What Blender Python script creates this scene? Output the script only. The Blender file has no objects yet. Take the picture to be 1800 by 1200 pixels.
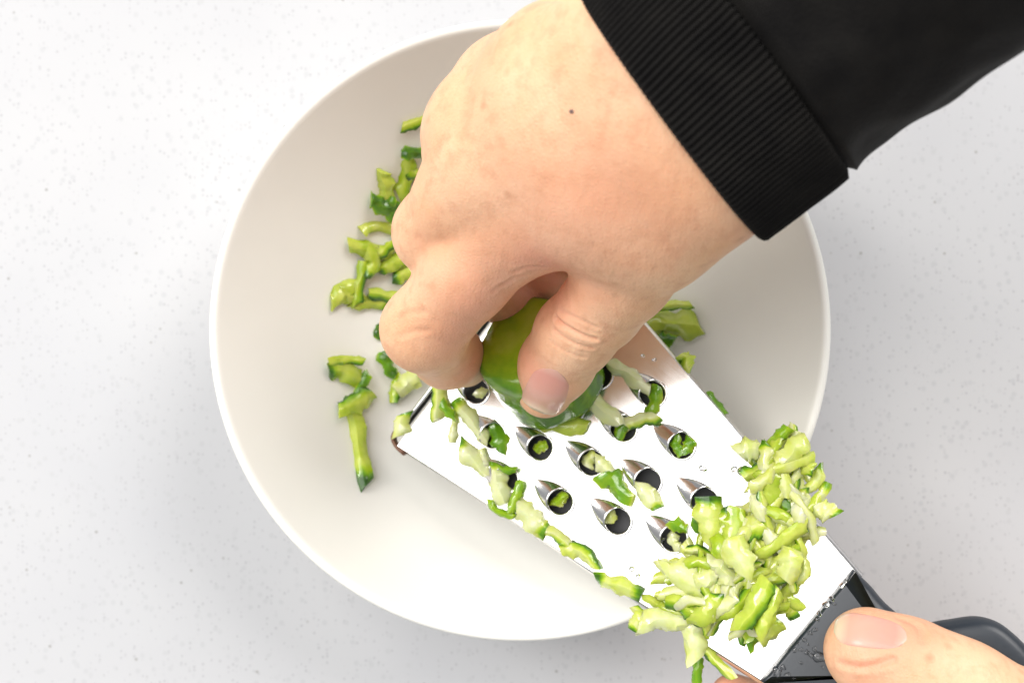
import bpy, bmesh, math, random
import numpy as np
from mathutils import Vector, Matrix, noise as mnoise

# ------------------------------------------------------------------ camera, light, exposure
sc = bpy.context.scene
C = sc.collection
CAM_H, FPX = 0.385, 1800.0            # camera height (m), focal length in photo pixels (1800 wide)
cam_d = bpy.data.cameras.new('camera'); cam = bpy.data.objects.new('camera', cam_d); C.objects.link(cam)
cam_d.sensor_width = 36; cam_d.lens = 36.0 * FPX / 1800.0
cam_d.clip_start = 0.01; cam_d.clip_end = 50
cam.location = (0, 0, CAM_H)
cam_d.dof.use_dof = True; cam_d.dof.focus_distance = 0.295; cam_d.dof.aperture_fstop = 12.0
sc.camera = cam

w = bpy.data.worlds.new('World'); sc.world = w; w.use_nodes = True
w.node_tree.nodes['Background'].inputs[0].default_value = (0.95, 0.97, 1.0, 1)
w.node_tree.nodes['Background'].inputs[1].default_value = 0.27

def area(name, loc, target, sx, sy, power, col):
    l = bpy.data.lights.new(name, 'AREA'); l.shape = 'RECTANGLE'; l.size = sx; l.size_y = sy
    l.energy = power; l.color = col
    o = bpy.data.objects.new(name, l); C.objects.link(o); o.location = loc
    o.rotation_euler = (Vector(target) - Vector(loc)).to_track_quat('-Z', 'Y').to_euler()
    return o
area('window_light', (-2.05, 1.35, 3.8), (0.0, 0.0, 0.05), 4.3, 4.3, 132.0, (1.0, 0.98, 0.95))
area('side_key_light', (-4.0, 2.1, 3.4), (0.0, 0.0, 0.05), 1.5, 2.0, 105.0, (1.0, 0.97, 0.93))  # added key lamp, gives more directional contrast from the left
area('far_fill_light', (1.9, 2.5, 2.5), (0.1, 0.0, 0.05), 2.0, 2.0, 86.0, (1.0, 0.965, 0.93))  # added fill lamp, lifts the arm shadow on the right

sc.view_settings.view_transform = 'Standard'; sc.view_settings.look = 'None'
sc.view_settings.exposure = 0.43; sc.view_settings.gamma = 1.0
sc.view_settings.use_curve_mapping = False
sc.render.engine = 'CYCLES'

# ------------------------------------------------------------------ helpers
rnd = random.Random(7)
def P(u, v, z):
    """photo pixel at height z (metres) -> point"""
    k = (CAM_H - z) / FPX
    return Vector(((u - 900) * k, -(v - 600) * k, z))

def link(name, me, parent=None):
    o = bpy.data.objects.new(name, me); C.objects.link(o)
    if parent is not None: o.parent = parent
    return o
def tag(o, label, cat, group=None):
    o['label'] = label; o['category'] = cat
    if group: o['group'] = group
    return o
def empty(name, loc):
    o = bpy.data.objects.new(name, None); C.objects.link(o); o.location = loc; o.empty_display_size = 0.01
    return o
def mesh(name, vs, fs, mat=None, smooth=True):
    me = bpy.data.meshes.new(name); me.from_pydata([tuple(v) for v in vs], [], fs); me.update()
    if smooth: me.polygons.foreach_set('use_smooth', [True] * len(me.polygons))
    if mat: me.materials.append(mat)
    return me
def recenter(me, loc):
    me.transform(Matrix.Translation(-Vector(loc)))
def fattr(me, name, vals):
    a = me.attributes.new(name, 'FLOAT', 'POINT'); a.data.foreach_set('value', np.asarray(vals, dtype=np.float32))
def catmull(pts, n):
    pts = [Vector(p) for p in pts]
    if len(pts) == 2: pts = [pts[0], (pts[0] + pts[1]) / 2, pts[1]]
    e = [pts[0] * 2 - pts[1]] + pts + [pts[-1] * 2 - pts[-2]]
    out = []
    for i in range(n):
        t = i / (n - 1) * (len(pts) - 1); k = min(int(t), len(pts) - 2); f = t - k
        a, b, c, d = e[k], e[k+1], e[k+2], e[k+3]
        out.append(0.5 * ((2*b) + (c-a)*f + (2*a-5*b+4*c-d)*f*f + (3*b-a-3*c+d)*f**3))
    return out

# ------------------------------------------------------------------ materials
class M:
    def __init__(s, name):
        s.m = bpy.data.materials.new(name); s.m.use_nodes = True
        s.t = s.m.node_tree; s.b = s.t.nodes['Principled BSDF']
    def n(s, typ, **kw):
        nd = s.t.nodes.new(typ)
        for k, v in kw.items():
            if k in nd.inputs: nd.inputs[k].default_value = v
            else: setattr(nd, k, v)
        return nd
    def l(s, a, b): s.t.links.new(a, b)
    def set(s, **kw):
        for k, v in kw.items(): s.b.inputs[k.replace('_', ' ')].default_value = v
    def ramp(s, fac, stops):
        r = s.n('ShaderNodeValToRGB'); e = r.color_ramp.elements
        while len(e) < len(stops): e.new(0.5)
        for el, (p, c) in zip(e, stops):
            el.position = p; el.color = (*c, 1) if len(c) == 3 else c
        s.l(fac, r.inputs[0]); return r.outputs[0]
    def mix(s, fac, a, b, typ='MIX'):
        m = s.n('ShaderNodeMix', data_type='RGBA', blend_type=typ)
        for sock, v in ((m.inputs[0], fac), (m.inputs[6], a), (m.inputs[7], b)):
            if hasattr(v, 'links'): s.l(v, sock)
            elif isinstance(v, tuple): sock.default_value = (*v, 1)
            else: sock.default_value = v
        return m.outputs[2]
    def bump(s, h, strength, dist, prev=None):
        b = s.n('ShaderNodeBump', Strength=strength, Distance=dist); s.l(h, b.inputs['Height'])
        if prev: s.l(prev, b.inputs['Normal'])
        return b.outputs[0]
    def coord(s, kind='Object'): return s.n('ShaderNodeTexCoord').outputs[kind]
    def noise(s, vec, scale, detail=3, rough=0.5):
        nd = s.n('ShaderNodeTexNoise', Scale=scale, Detail=detail, Roughness=rough); s.l(vec, nd.inputs['Vector']); return nd.outputs['Fac']

def mat_table():
    m = M('speckled_quartz'); co = m.coord()
    big = m.noise(co, 9, 3)
    col = m.ramp(big, [(0.3, (0.545, 0.55, 0.57)), (0.7, (0.595, 0.597, 0.607))])
    v = m.n('ShaderNodeTexVoronoi', Scale=620); m.l(co, v.inputs['Vector'])
    sep = m.n('ShaderNodeSeparateColor'); m.l(v.outputs['Color'], sep.inputs[0])
    near = m.ramp(v.outputs['Distance'], [(0.28, (1, 1, 1)), (0.46, (0, 0, 0))])
    pick = m.ramp(sep.outputs[0], [(0.70, (0, 0, 0)), (0.95, (1, 1, 1))])
    f1 = m.mix(1.0, near, pick, 'MULTIPLY')
    col = m.mix(f1, col, (0.495, 0.497, 0.515))
    v2 = m.n('ShaderNodeTexVoronoi', Scale=210); m.l(co, v2.inputs['Vector'])
    sep2 = m.n('ShaderNodeSeparateColor'); m.l(v2.outputs['Color'], sep2.inputs[0])
    near2 = m.ramp(v2.outputs['Distance'], [(0.07, (1, 1, 1)), (0.17, (0, 0, 0))])
    pick2 = m.ramp(sep2.outputs[1], [(0.86, (0, 0, 0)), (0.95, (1, 1, 1))])
    f2 = m.mix(1.0, near2, pick2, 'MULTIPLY')
    col = m.mix(f2, col, (0.38, 0.375, 0.37))
    v3 = m.n('ShaderNodeTexVoronoi', Scale=340); m.l(co, v3.inputs['Vector'])
    sep3 = m.n('ShaderNodeSeparateColor'); m.l(v3.outputs['Color'], sep3.inputs[0])
    near3 = m.ramp(v3.outputs['Distance'], [(0.2, (1, 1, 1)), (0.45, (0, 0, 0))])
    pick3 = m.ramp(sep3.outputs[2], [(0.86, (0, 0, 0)), (0.93, (1, 1, 1))])
    f3 = m.mix(1.0, near3, pick3, 'MULTIPLY')
    col = m.mix(f3, col, (0.53, 0.535, 0.55))
    m.l(col, m.b.inputs['Base Color']); m.set(Roughness=0.55, Specular_IOR_Level=0.22)
    return m.m
def mat_bowl():
    m = M('glazed_stoneware'); co = m.coord()
    col = m.ramp(m.noise(co, 18, 3), [(0.3, (0.85, 0.84, 0.79)), (0.7, (0.88, 0.87, 0.82))])
    v = m.n('ShaderNodeTexVoronoi', Scale=70); m.l(co, v.inputs['Vector'])
    s2 = m.n('ShaderNodeSeparateColor'); m.l(v.outputs['Color'], s2.inputs[0])
    f = m.mix(1.0, m.ramp(v.outputs['Distance'], [(0.03, (1, 1, 1)), (0.07, (0, 0, 0))]),
              m.ramp(s2.outputs[0], [(0.93, (0, 0, 0)), (0.95, (1, 1, 1))]), 'MULTIPLY')
    col = m.mix(f, col, (0.5, 0.47, 0.4))
    m.l(col, m.b.inputs['Base Color']); m.set(Roughness=0.42, Specular_IOR_Level=0.4)
    m.l(m.bump(m.noise(co, 160, 2), 0.08, 0.0006), m.b.inputs['Normal'])
    return m.m
def mat_steel():
    m = M('brushed_steel'); co = m.coord()
    mp = m.n('ShaderNodeMapping'); m.l(co, mp.inputs[0]); mp.inputs['Scale'].default_value = (60, 1600, 400)
    st = m.noise(mp.outputs[0], 1, 3)
    r = m.ramp(st, [(0.2, (0.12,) * 3), (0.8, (0.20,) * 3)])
    sm = m.ramp(m.noise(co, 60, 4), [(0.4, (0.0,) * 3), (0.75, (0.16,) * 3)])
    rr = m.mix(1.0, r, sm, 'ADD'); m.l(rr, m.b.inputs['Roughness'])
    m.set(Base_Color=(0.80, 0.79, 0.78, 1), Metallic=1.0)
    m.l(m.bump(st, 0.05, 0.0002), m.b.inputs['Normal'])
    return m.m
def mat_simple(name, col, rough, metal=0.0, spec=0.5, grain=0, gs=0.1):
    m = M(name); co = m.coord()
    f = m.noise(co, 90, 3)
    c = m.mix(f, tuple(x * 0.85 for x in col), tuple(min(1, x * 1.15) for x in col))
    m.l(c, m.b.inputs['Base Color']); m.set(Roughness=rough, Metallic=metal, Specular_IOR_Level=spec)
    if grain: m.l(m.bump(m.noise(co, grain, 2), gs, 0.0004), m.b.inputs['Normal'])
    return m.m
def mat_cucumber(name, pale=0.0):
    m = M(name); co = m.coord()
    at = m.n('ShaderNodeAttribute', attribute_name='skin')
    nz = m.noise(co, 260, 4)
    add = m.n('ShaderNodeMath', operation='MULTIPLY_ADD'); m.l(nz, add.inputs[0]); add.inputs[1].default_value = 0.34; add.inputs[2].default_value = -0.17
    ad2 = m.n('ShaderNodeMath', operation='ADD', use_clamp=True); m.l(at.outputs['Fac'], ad2.inputs[0]); m.l(add.outputs[0], ad2.inputs[1])
    col = m.ramp(ad2.outputs[0], [(0.0, (0.76, 0.81, 0.45)), (0.26, (0.62, 0.71, 0.12)), (0.50, (0.37, 0.53, 0.018)), (0.74, (0.16, 0.36, 0.012)), (1.0, (0.035, 0.12, 0.008))])
    m.l(col, m.b.inputs['Base Color'])
    m.set(Roughness=0.16, Subsurface_Weight=0.5, Subsurface_Scale=0.0035, Coat_Weight=0.6, Coat_Roughness=0.08, Specular_IOR_Level=0.5, Transmission_Weight=0.15, IOR=1.36)
    m.b.inputs['Subsurface Radius'].default_value = (0.8, 1.0, 0.35)
    m.l(m.bump(m.noise(co, 520, 3), 0.3, 0.0006), m.b.inputs['Normal'])
    return m.m
def mat_skin():
    m = M('skin'); co = m.coord()
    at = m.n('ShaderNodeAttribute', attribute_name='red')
    big = m.noise(co, 45, 4, 0.6)
    col = m.ramp(big, [(0.32, (0.90, 0.575, 0.36)), (0.68, (0.83, 0.46, 0.26))])
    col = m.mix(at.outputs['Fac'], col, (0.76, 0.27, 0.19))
    mott = m.ramp(m.noise(co, 230, 3, 0.6), [(0.48, (0, 0, 0)), (0.70, (0.6,) * 3)])
    col = m.mix(mott, col, (0.72, 0.36, 0.21))
    v = m.n('ShaderNodeTexVoronoi', Scale=150); m.l(co, v.inputs['Vector'])
    s2 = m.n('ShaderNodeSeparateColor'); m.l(v.outputs['Color'], s2.inputs[0])
    f = m.mix(1.0, m.ramp(v.outputs['Distance'], [(0.04, (1, 1, 1)), (0.27, (0, 0, 0))]),
              m.ramp(s2.outputs[0], [(0.62, (0, 0, 0)), (0.95, (0.75,) * 3)]), 'MULTIPLY')
    col = m.mix(f, col, (0.56, 0.27, 0.15))
    m.l(col, m.b.inputs['Base Color'])
    m.set(Roughness=0.5, Subsurface_Weight=0.15, Subsurface_Scale=0.003, Specular_IOR_Level=0.35)
    m.b.inputs['Subsurface Radius'].default_value = (1.0, 0.36, 0.2)
    vv = m.n('ShaderNodeTexVoronoi', Scale=950, feature='DISTANCE_TO_EDGE'); m.l(co, vv.inputs['Vector'])
    n1 = m.bump(vv.outputs['Distance'], 0.30, 0.0005)
    mp = m.n('ShaderNodeMapping'); m.l(co, mp.inputs[0]); mp.inputs['Rotation'].default_value = (0, 0, math.radians(40)); mp.inputs['Scale'].default_value = (420, 130, 200)
    n2 = m.bump(m.noise(mp.outputs[0], 1, 4), 0.34, 0.001, n1)
    m.l(n2, m.b.inputs['Normal'])
    return m.m
def mat_nail():
    m = M('nail'); co = m.coord()
    at = m.n('ShaderNodeAttribute', attribute_name='tip')
    col = m.ramp(at.outputs['Fac'], [(0.0, (0.78, 0.46, 0.36)), (0.2, (0.71, 0.33, 0.265)), (0.8, (0.76, 0.40, 0.31)), (0.92, (0.84, 0.58, 0.42)), (1.0, (0.85, 0.68, 0.50))])
    m.l(col, m.b.inputs['Base Color']); m.set(Roughness=0.3, Subsurface_Weight=0.2, Subsurface_Scale=0.002, Specular_IOR_Level=0.45)
    return m.m
def mat_cloth():
    m = M('black_knit'); co = m.coord()
    f = m.noise(co, 120, 4)
    c = m.ramp(f, [(0.3, (0.0035, 0.003, 0.003)), (0.7, (0.009, 0.008, 0.007))])
    m.l(c, m.b.inputs['Base Color']); m.set(Roughness=0.75, Specular_IOR_Level=0.14, Sheen_Weight=0.03, Sheen_Roughness=0.5)
    m.l(m.bump(m.noise(co, 1500, 3), 0.5, 0.0005), m.b.inputs['Normal'])
    return m.m
def mat_water():
    m = M('water'); m.set(Base_Color=(1, 1, 1, 1), Roughness=0.02, IOR=1.33, Transmission_Weight=1.0)
    f = m.n('ShaderNodeTexNoise', Scale=300); b = m.bump(f.outputs['Fac'], 0.03, 0.0002); m.l(b, m.b.inputs['Normal'])
    return m.m
T_TABLE, T_BOWL, T_STEEL, T_CUKE = mat_table(), mat_bowl(), mat_steel(), mat_cucumber('cucumber')
T_SKIN, T_NAIL, T_CLOTH, T_WATER = mat_skin(), mat_nail(), mat_cloth(), mat_water()
T_HANDLE = mat_simple('black_plastic', (0.014, 0.020, 0.029), 0.40, 0, 0.55, 900, 0.06)
T_SHADE_STEEL = mat_simple('shade_dark_back_steel', (0.10, 0.10, 0.105), 0.55, 0.6)  # back wall coloured dark so the holes read black: shade put into the colour
T_BROWN = mat_simple('brown_edge', (0.16, 0.075, 0.045), 0.45, 0.3)  # plain brown for the curled corner

# ------------------------------------------------------------------ table
S = 1.6; N = 2
me = mesh('table_top', [(-S, -S, 0), (S, -S, 0), (S, S, 0), (-S, S, 0), (-S, -S, -0.03), (S, -S, -0.03), (S, S, -0.03), (-S, S, -0.03)],
          [(0, 1, 2, 3), (7, 6, 5, 4), (0, 4, 5, 1), (1, 5, 6, 2), (2, 6, 7, 3), (3, 7, 4, 0)], T_TABLE, False)
tb = link('table_top', me); tb['kind'] = 'structure'; tb['label'] = 'white speckled quartz counter under the bowl'

# ------------------------------------------------------------------ bowl
RIM_R, RIM_Z = 0.100, 0.055
BC = P(914, 580, RIM_Z); BX, BY = BC.x, BC.y
def bowl_z(x, y):
    r = math.hypot(x - BX, y - BY); t = max(0.0, (r - 0.030) / 0.0665)
    return 0.0065 + 0.0485 * min(t, 1.05) ** 2.1
prof = []
for i in range(40):
    r = 0.0965 * i / 39; prof.append((r, bowl_z(BX + r, BY)))
prof += [(0.0972, 0.0560), (0.0981, 0.0566), (0.0991, 0.0566), (0.0998, 0.0559), (0.1000, 0.0548)]
for i in range(30):
    r = 0.0997 - (0.0997 - 0.048) * (i + 1) / 30
    t = max(0, (r - 0.030) / 0.0665); prof.append((r, max(0.0035, 0.0065 + 0.0485 * t ** 2.1 - 0.0045 - 0.001)))
prof += [(0.046, 0.0006), (0.045, 0.0), (0.042, 0.0), (0.041, 0.002), (0.0, 0.002)]
vs, fs, NS = [], [], 160
for (r, z) in prof:
    for k in range(NS):
        a = 2 * math.pi * k / NS; vs.append((r * math.cos(a), r * math.sin(a), z))
for j in range(len(prof) - 1):
    for k in range(NS):
        k2 = (k + 1) % NS; fs.append((j*NS + k, j*NS + k2, (j+1)*NS + k2, (j+1)*NS + k))
me = mesh('bowl', vs, fs, T_BOWL)
bm = bmesh.new(); bm.from_mesh(me); bmesh.ops.remove_doubles(bm, verts=bm.verts, dist=1e-6)
bmesh.ops.recalc_face_normals(bm, faces=bm.faces); bm.to_mesh(me); bm.free()
bowl = link('bowl', me); bowl.location = (BX, BY, 0.0002)
tag(bowl, 'round off-white ceramic bowl on the speckled counter catching cucumber shreds', 'bowl')

# ------------------------------------------------------------------ grater frame
GA, GB = P(830, 590, 0.036), P(1280, 945, 0.0675)
EX = (GB - GA).normalized(); EY = Vector((0, 0, 1)).cross(EX).normalized(); EN = EX.cross(EY)
GM = Matrix(((EX.x, EY.x, EN.x, GA.x), (EX.y, EY.y, EN.y, GA.y), (EX.z, EY.z, EN.z, GA.z), (0, 0, 0, 1)))
CAMV = Vector((0, 0, CAM_H))
def gp(u, v, h=0.0):
    """photo pixel -> grater-plane coordinates (a along, b across) at height h over the sheet"""
    d = P(u, v, 0.0) - CAMV
    o = GA + EN * h
    t = (o - CAMV).dot(EN) / d.dot(EN)
    q = CAMV + d * t - o
    return Vector((q.dot(EX), q.dot(EY), h))
def gw(u, v, h=0.0): return GM @ gp(u, v, h)

grater = empty('grater', GA); grater.matrix_world = GM
tag(grater, 'flat steel hand grater with round raised holes resting on the bowl rim', 'grater')
FL, NL, NR, FR = gp(690, 776), gp(1336, 1194), gp(1500, 1001), gp(1001, 412)
FL.x = FR.x = (FL.x + FR.x) / 2
NL.x = NR.x = (NL.x + NR.x) / 2
# hole lattice
h0 = gp(985, 882); hA = gp(1085, 915) - h0; hB = gp(950, 787) - h0
# symmetrised lattice: rows across the sheet, staggered by half
row = (abs((hA - hB).x)) / 2; pit = abs((hA + hB).y)
row, pit = row, pit
def edge_b(a):
    t = (a - FL.x) / (NL.x - FL.x); return FL.y + (NL.y - FL.y) * t, FR.y + (NR.y - FR.y) * t
HR = 0.0042
spots = {}
for p in [(985,882),(1086,916),(1184,946),(950,787),(1040,813),(1139,846),(1238,880),(867,766),(1096,753),(1198,783),(1147,692),(838,688),(1002,722),(906,690),(1053,660),(962,628)]:
    spots[p] = gp(*p)
holes = list(spots.values())
def far_from(q, d=0.0125): return all((q - s).length > d for s in holes)
c0 = spots[(1096,753)]
dA = ((spots[(1086,916)] - spots[(985,882)]) + (spots[(1238,880)] - spots[(1139,846)]) + (spots[(1198,783)] - spots[(1096,753)])) / 3
dB = ((spots[(950,787)] - spots[(985,882)]) + (spots[(1096,753)] - spots[(1139,846)]) + (spots[(1147,692)] - spots[(1198,783)])) / 3
for i in range(-7, 8):
    for j in range(-7, 8):
        q = c0 + dA * i + dB * j
        lo, hi = edge_b(q.x)
        if q.x < FL.x + 0.012 or q.x > spots[(1184,946)].x + 0.006: continue
        if q.y < lo + 0.0095 or q.y > hi - 0.0095: continue
        if far_from(q): holes.append(q)
# sheet with holes
bm = bmesh.new(); TH = 0.0008
def loop(pts):
    v = [bm.verts.new((x, y, 0)) for x, y in pts]
    return [bm.edges.new((v[i], v[(i + 1) % len(v)])) for i in range(len(v))]
edges = loop([(FL.x, FL.y), (NL.x + 0.006, NL.y + 0.001), (NR.x + 0.006, NR.y - 0.001), (FR.x, FR.y)])
for q in holes:
    edges += loop([(q.x + HR * math.cos(2*math.pi*k/28), q.y + HR * 0.98 * math.sin(2*math.pi*k/28)) for k in range(28)])
bmesh.ops.triangle_fill(bm, use_beauty=True, use_dissolve=False, edges=edges)
# drop faces that fell inside the holes
dele = [f for f in bm.faces if any((f.calc_center_median().xy - q.xy).length < HR * 0.97 for q in holes)]
bmesh.ops.delete(bm, geom=dele, context='FACES')
for f in bm.faces:
    if f.normal.z < 0: f.normal_flip()
ext = bmesh.ops.extrude_face_region(bm, geom=list(bm.faces))
for g in ext['geom']:
    if isinstance(g, bmesh.types.BMVert): g.co.z -= TH
bmesh.ops.recalc_face_normals(bm, faces=bm.faces)
me = bpy.data.meshes.new('sheet'); bm.to_mesh(me); bm.free(); me.materials.append(T_STEEL)
link('sheet', me, grater)
# raised scoop over each hole, open towards the handle
def tooth_mesh():
    vs, fs = [], []; n, m_ = 12, 12; Lt = 0.0112; H = 0.0029; th = 0.0005
    for layer in (0, 1):
        for i in range(n + 1):
            s = i / n; x = -Lt
            ww = (HR + 0.0001) * math.sin(min(1, s * 1.04) * math.pi / 2) ** 0.8 + 0.0002 - layer * th * 0.6 * s
            hh = H * s ** 1.25 - layer * th * s
            for k in range(m_ + 1):
                a = math.pi * k / m_
                vs.append((-Lt + s * (Lt - 0.0003 - HR * .78 * math.sin(a)), ww * math.cos(a), max(hh, 0) * math.sin(a) ** 0.85 + 0.00005))
    R = m_ + 1; base = (n + 1) * R
    for i in range(n):
        for k in range(m_):
            a = i*R + k; fs.append((a, a+1, a+R+1, a+R)); b = base + a; fs.append((b, b+R, b+R+1, b+1))
    for k in range(m_): fs.append((n*R+k, n*R+k+1, base+n*R+k+1, base+n*R+k))
    # turned-down lip round the lower half of the hole
    o = len(vs); q = 16
    for k in range(q + 1):
        a = -math.pi / 2 + math.pi * k / q
        for (rr, zz) in ((HR + 0.0007, 0.00005), (HR + 0.0002, 0.00035), (HR - 0.0003, 0.0), (HR - 0.0005, -0.0020)):
            vs.append((rr * math.cos(a), rr * math.sin(a), zz))
    for k in range(q):
        for j in range(3): fs.append((o+k*4+j, o+k*4+j+1, o+(k+1)*4+j+1, o+(k+1)*4+j))
    return mesh('tooth', vs, fs, T_STEEL)
tm = tooth_mesh()
for q in holes:
    t = link('tooth', tm, grater); t.location = (q.x, q.y, 0.0)
# folded side flanges, rolled far hem, brown corner
def bar(name, a, b, hw, hh, mat, off=0.0, seg=10, parent=grater):
    """rounded bar between two local points, elliptical section hw x hh"""
    a, b = Vector(a), Vector(b); d = (b - a).normalized(); s = d.cross(Vector((0, 0, 1))).normalized()
    vs, fs = [], []
    st = [(0, .55), (.004, .9), (.012, 1), (.988, 1), (.996, .9), (1, .55)]
    for t, r in st:
        for k in range(seg):
            an = 2 * math.pi * k / seg
            vs.append(a.lerp(b, t) + s * (hw * r * math.cos(an)) + Vector((0, 0, hh * r * math.sin(an))))
    for j in range(len(st) - 1):
        for k in range(seg): fs.append((j*seg+k, j*seg+(k+1) % seg, (j+1)*seg+(k+1) % seg, (j+1)*seg+k))
    fs.append(tuple(range(seg))[::-1]); fs.append(tuple((len(st)-1)*seg + k for k in range(seg)))
    return link(name, mesh(name, vs, fs, mat), parent)
BD = 0.0072            # distance to the back wall: the grater is a flattened tube of sheet steel
def side_wall(F, N, sgn):
    vs, fs = [], []; n = 9
    for i, p in enumerate((F, N)):
        for lay_ in (0, 1):
            for k in range(n):
                a_ = -math.pi / 2 + math.pi * k / (n - 1); r_ = .0014 - .0005 * lay_; hh = BD / 2 - .0004 * lay_ + .0002
                vs.append((p.x + (0.0006 if i == 0 else .004), p.y + sgn * (r_ * math.cos(a_) - .0004), -BD / 2 - TH / 2 + hh * math.sin(a_)))
    for lay_ in (0, 1):
        for k in range(n - 1): o_ = lay_ * n + k; fs.append((o_, o_ + 1, o_ + 1 + 2 * n, o_ + 2 * n))
    for o_ in (0, 2 * n):
        for k in range(n - 1): fs.append((o_ + k, o_ + k + 1, o_ + n + k + 1, o_ + n + k))
    me = mesh('side_wall', vs, fs, T_STEEL)
    bm = bmesh.new(); bm.from_mesh(me); bmesh.ops.recalc_face_normals(bm, faces=bm.faces); bm.to_mesh(me); bm.free()
    return link('side_wall', me, grater)
side_wall(FL, NL, -1); side_wall(FR, NR, 1)
def slab(name, pts, z0, z1, mat):
    n = len(pts); vs = [(x, y, z) for z in (z0, z1) for x, y in pts]
    fs = [tuple(range(n))[::-1], tuple(n + k for k in range(n))] + [(k, (k+1) % n, n + (k+1) % n, n + k) for k in range(n)]
    me = mesh(name, vs, fs, mat, False)
    bm = bmesh.new(); bm.from_mesh(me); bmesh.ops.recalc_face_normals(bm, faces=bm.faces); bm.to_mesh(me); bm.free()
    return link(name, me, grater)
slab('back_sheet', [(FL.x - .0002, FL.y), (NL.x + .004, NL.y), (NR.x + .004, NR.y), (FR.x - .0002, FR.y)], -BD - TH, -BD, T_SHADE_STEEL)
bar('rolled_hem', (FL.x - .0034, FL.y + .0045, -.0035), (FR.x - .0034, FR.y - .003, -.0035), 0.0013, 0.0030, T_STEEL, seg=14)
# curled corner tab
pts = [(.003, -.0008, -.002), (-.0005, -.0006, -.002), (-.0035, .0008, -.002), (-.0042, .0036, -.002), (-.0034, .0060, -.002)]
path = catmull([Vector((FL.x, FL.y, 0)) + Vector(p) for p in pts], 16)
vs, fs = [], []
for i, p in enumerate(path):
    d = (path[min(i+1, 15)] - path[max(i-1, 0)]).normalized(); s = d.cross(Vector((0, 0, 1)))
    for k in range(8):
        a = 2*math.pi*k/8; vs.append(p + s*0.0009*math.cos(a) + Vector((0, 0, 0.0021*math.sin(a) - 0.0006)))
for i in range(15):
    for k in range(8): fs.append((i*8+k, i*8+(k+1) % 8, (i+1)*8+(k+1) % 8, (i+1)*8+k))
fs += [tuple(range(8))[::-1], tuple(15*8+k for k in range(8))]
o = link('corner_curl', mesh('corner_curl', vs, fs, T_BROWN), grater); o['label'] = 'brown curled corner of the hem'
# handle: outline in photo pixels, rounded slab
hpx = [(1337, 1196), (1418, 1098), (1500, 1000), (1530, 1028), (1562, 1064), (1610, 1096), (1665, 1090), (1725, 1084), (1775, 1106), (1830, 1170), (1850, 1270), (1800, 1390), (1690, 1440), (1570, 1400), (1450, 1300), (1385, 1238)]
HT = 0.005
op = [gp(u, v, HT * 0.6) for u, v in hpx]
dense = []
def seg_lin(a, b, n): return [a.lerp(b, i / n) for i in range(n)]
dense += seg_lin(op[0], op[2], 14) + catmull(op[2:] + [op[0]], 90)[:-1]
cen = sum(dense, Vector()) / len(dense)
nn = len(dense); vs, fs = [], []
def inset(i, d):
    a, b = dense[(i - 1) % nn], dense[(i + 1) % nn]; t = (b - a); nrm = Vector((t.y, -t.x, 0)).normalized()
    if nrm.dot(cen - dense[i]) < 0: nrm = -nrm
    return dense[i] + nrm * d
lay = [(0.0036, -HT*0.9), (0.0012, -HT*0.75), (0.0, -HT*0.2), (0.0, HT*0.25), (0.0006, HT*0.6), (0.0017, HT*0.88), (0.0032, HT), (0.0050, HT*1.04)]
for d, z in lay:
    for i in range(nn):
        p = inset(i, d if i > 14 else d * 0.28); vs.append((p.x, p.y, z))
for j in range(len(lay) - 1):
    for i in range(nn): fs.append((j*nn+i, j*nn+(i+1) % nn, (j+1)*nn+(i+1) % nn, (j+1)*nn+i))
top = (len(lay)-1)*nn; ci = len(vs); cz = HT * 1.15; vs.append((cen.x, cen.y, cz)); vs.append((cen.x, cen.y, -HT*0.95))
for i in range(nn):
    fs.append((top+i, top+(i+1) % nn, ci)); fs.append(((i+1) % nn, i, ci+1))
me = mesh('handle', vs, fs, T_HANDLE)
bm = bmesh.new(); bm.from_mesh(me); bmesh.ops.recalc_face_normals(bm, faces=bm.faces); bm.to_mesh(me); bm.free()
ho = link('handle', me, grater); ho['label'] = 'wet black plastic handle'

# ------------------------------------------------------------------ hands: smooth signed-distance sculpt
def smin(a, b, k):
    h = np.clip(0.5 + 0.5 * (b - a) / k, 0, 1); return b + (a - b) * h - k * h * (1 - h)
def rcone(p, a, b, ra, rb):
    a = np.array(a, np.float32); b = np.array(b, np.float32); d = b - a
    t = np.clip(((p - a) @ d) / (d @ d), 0, 1)
    q = p - a - t[..., None] * d
    return np.sqrt((q * q).sum(-1)) - (ra + (rb - ra) * t)
def chain(p, pts, k):
    d = None
    for (a, ra), (b, rb) in zip(pts[:-1], pts[1:]):
        c = rcone(p, a, b, ra, rb); d = c if d is None else smin(d, c, k)
    return d
def J(u, v, z, r): return (np.array(P(u, v, z * 0.001)), r * 0.001)

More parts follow.
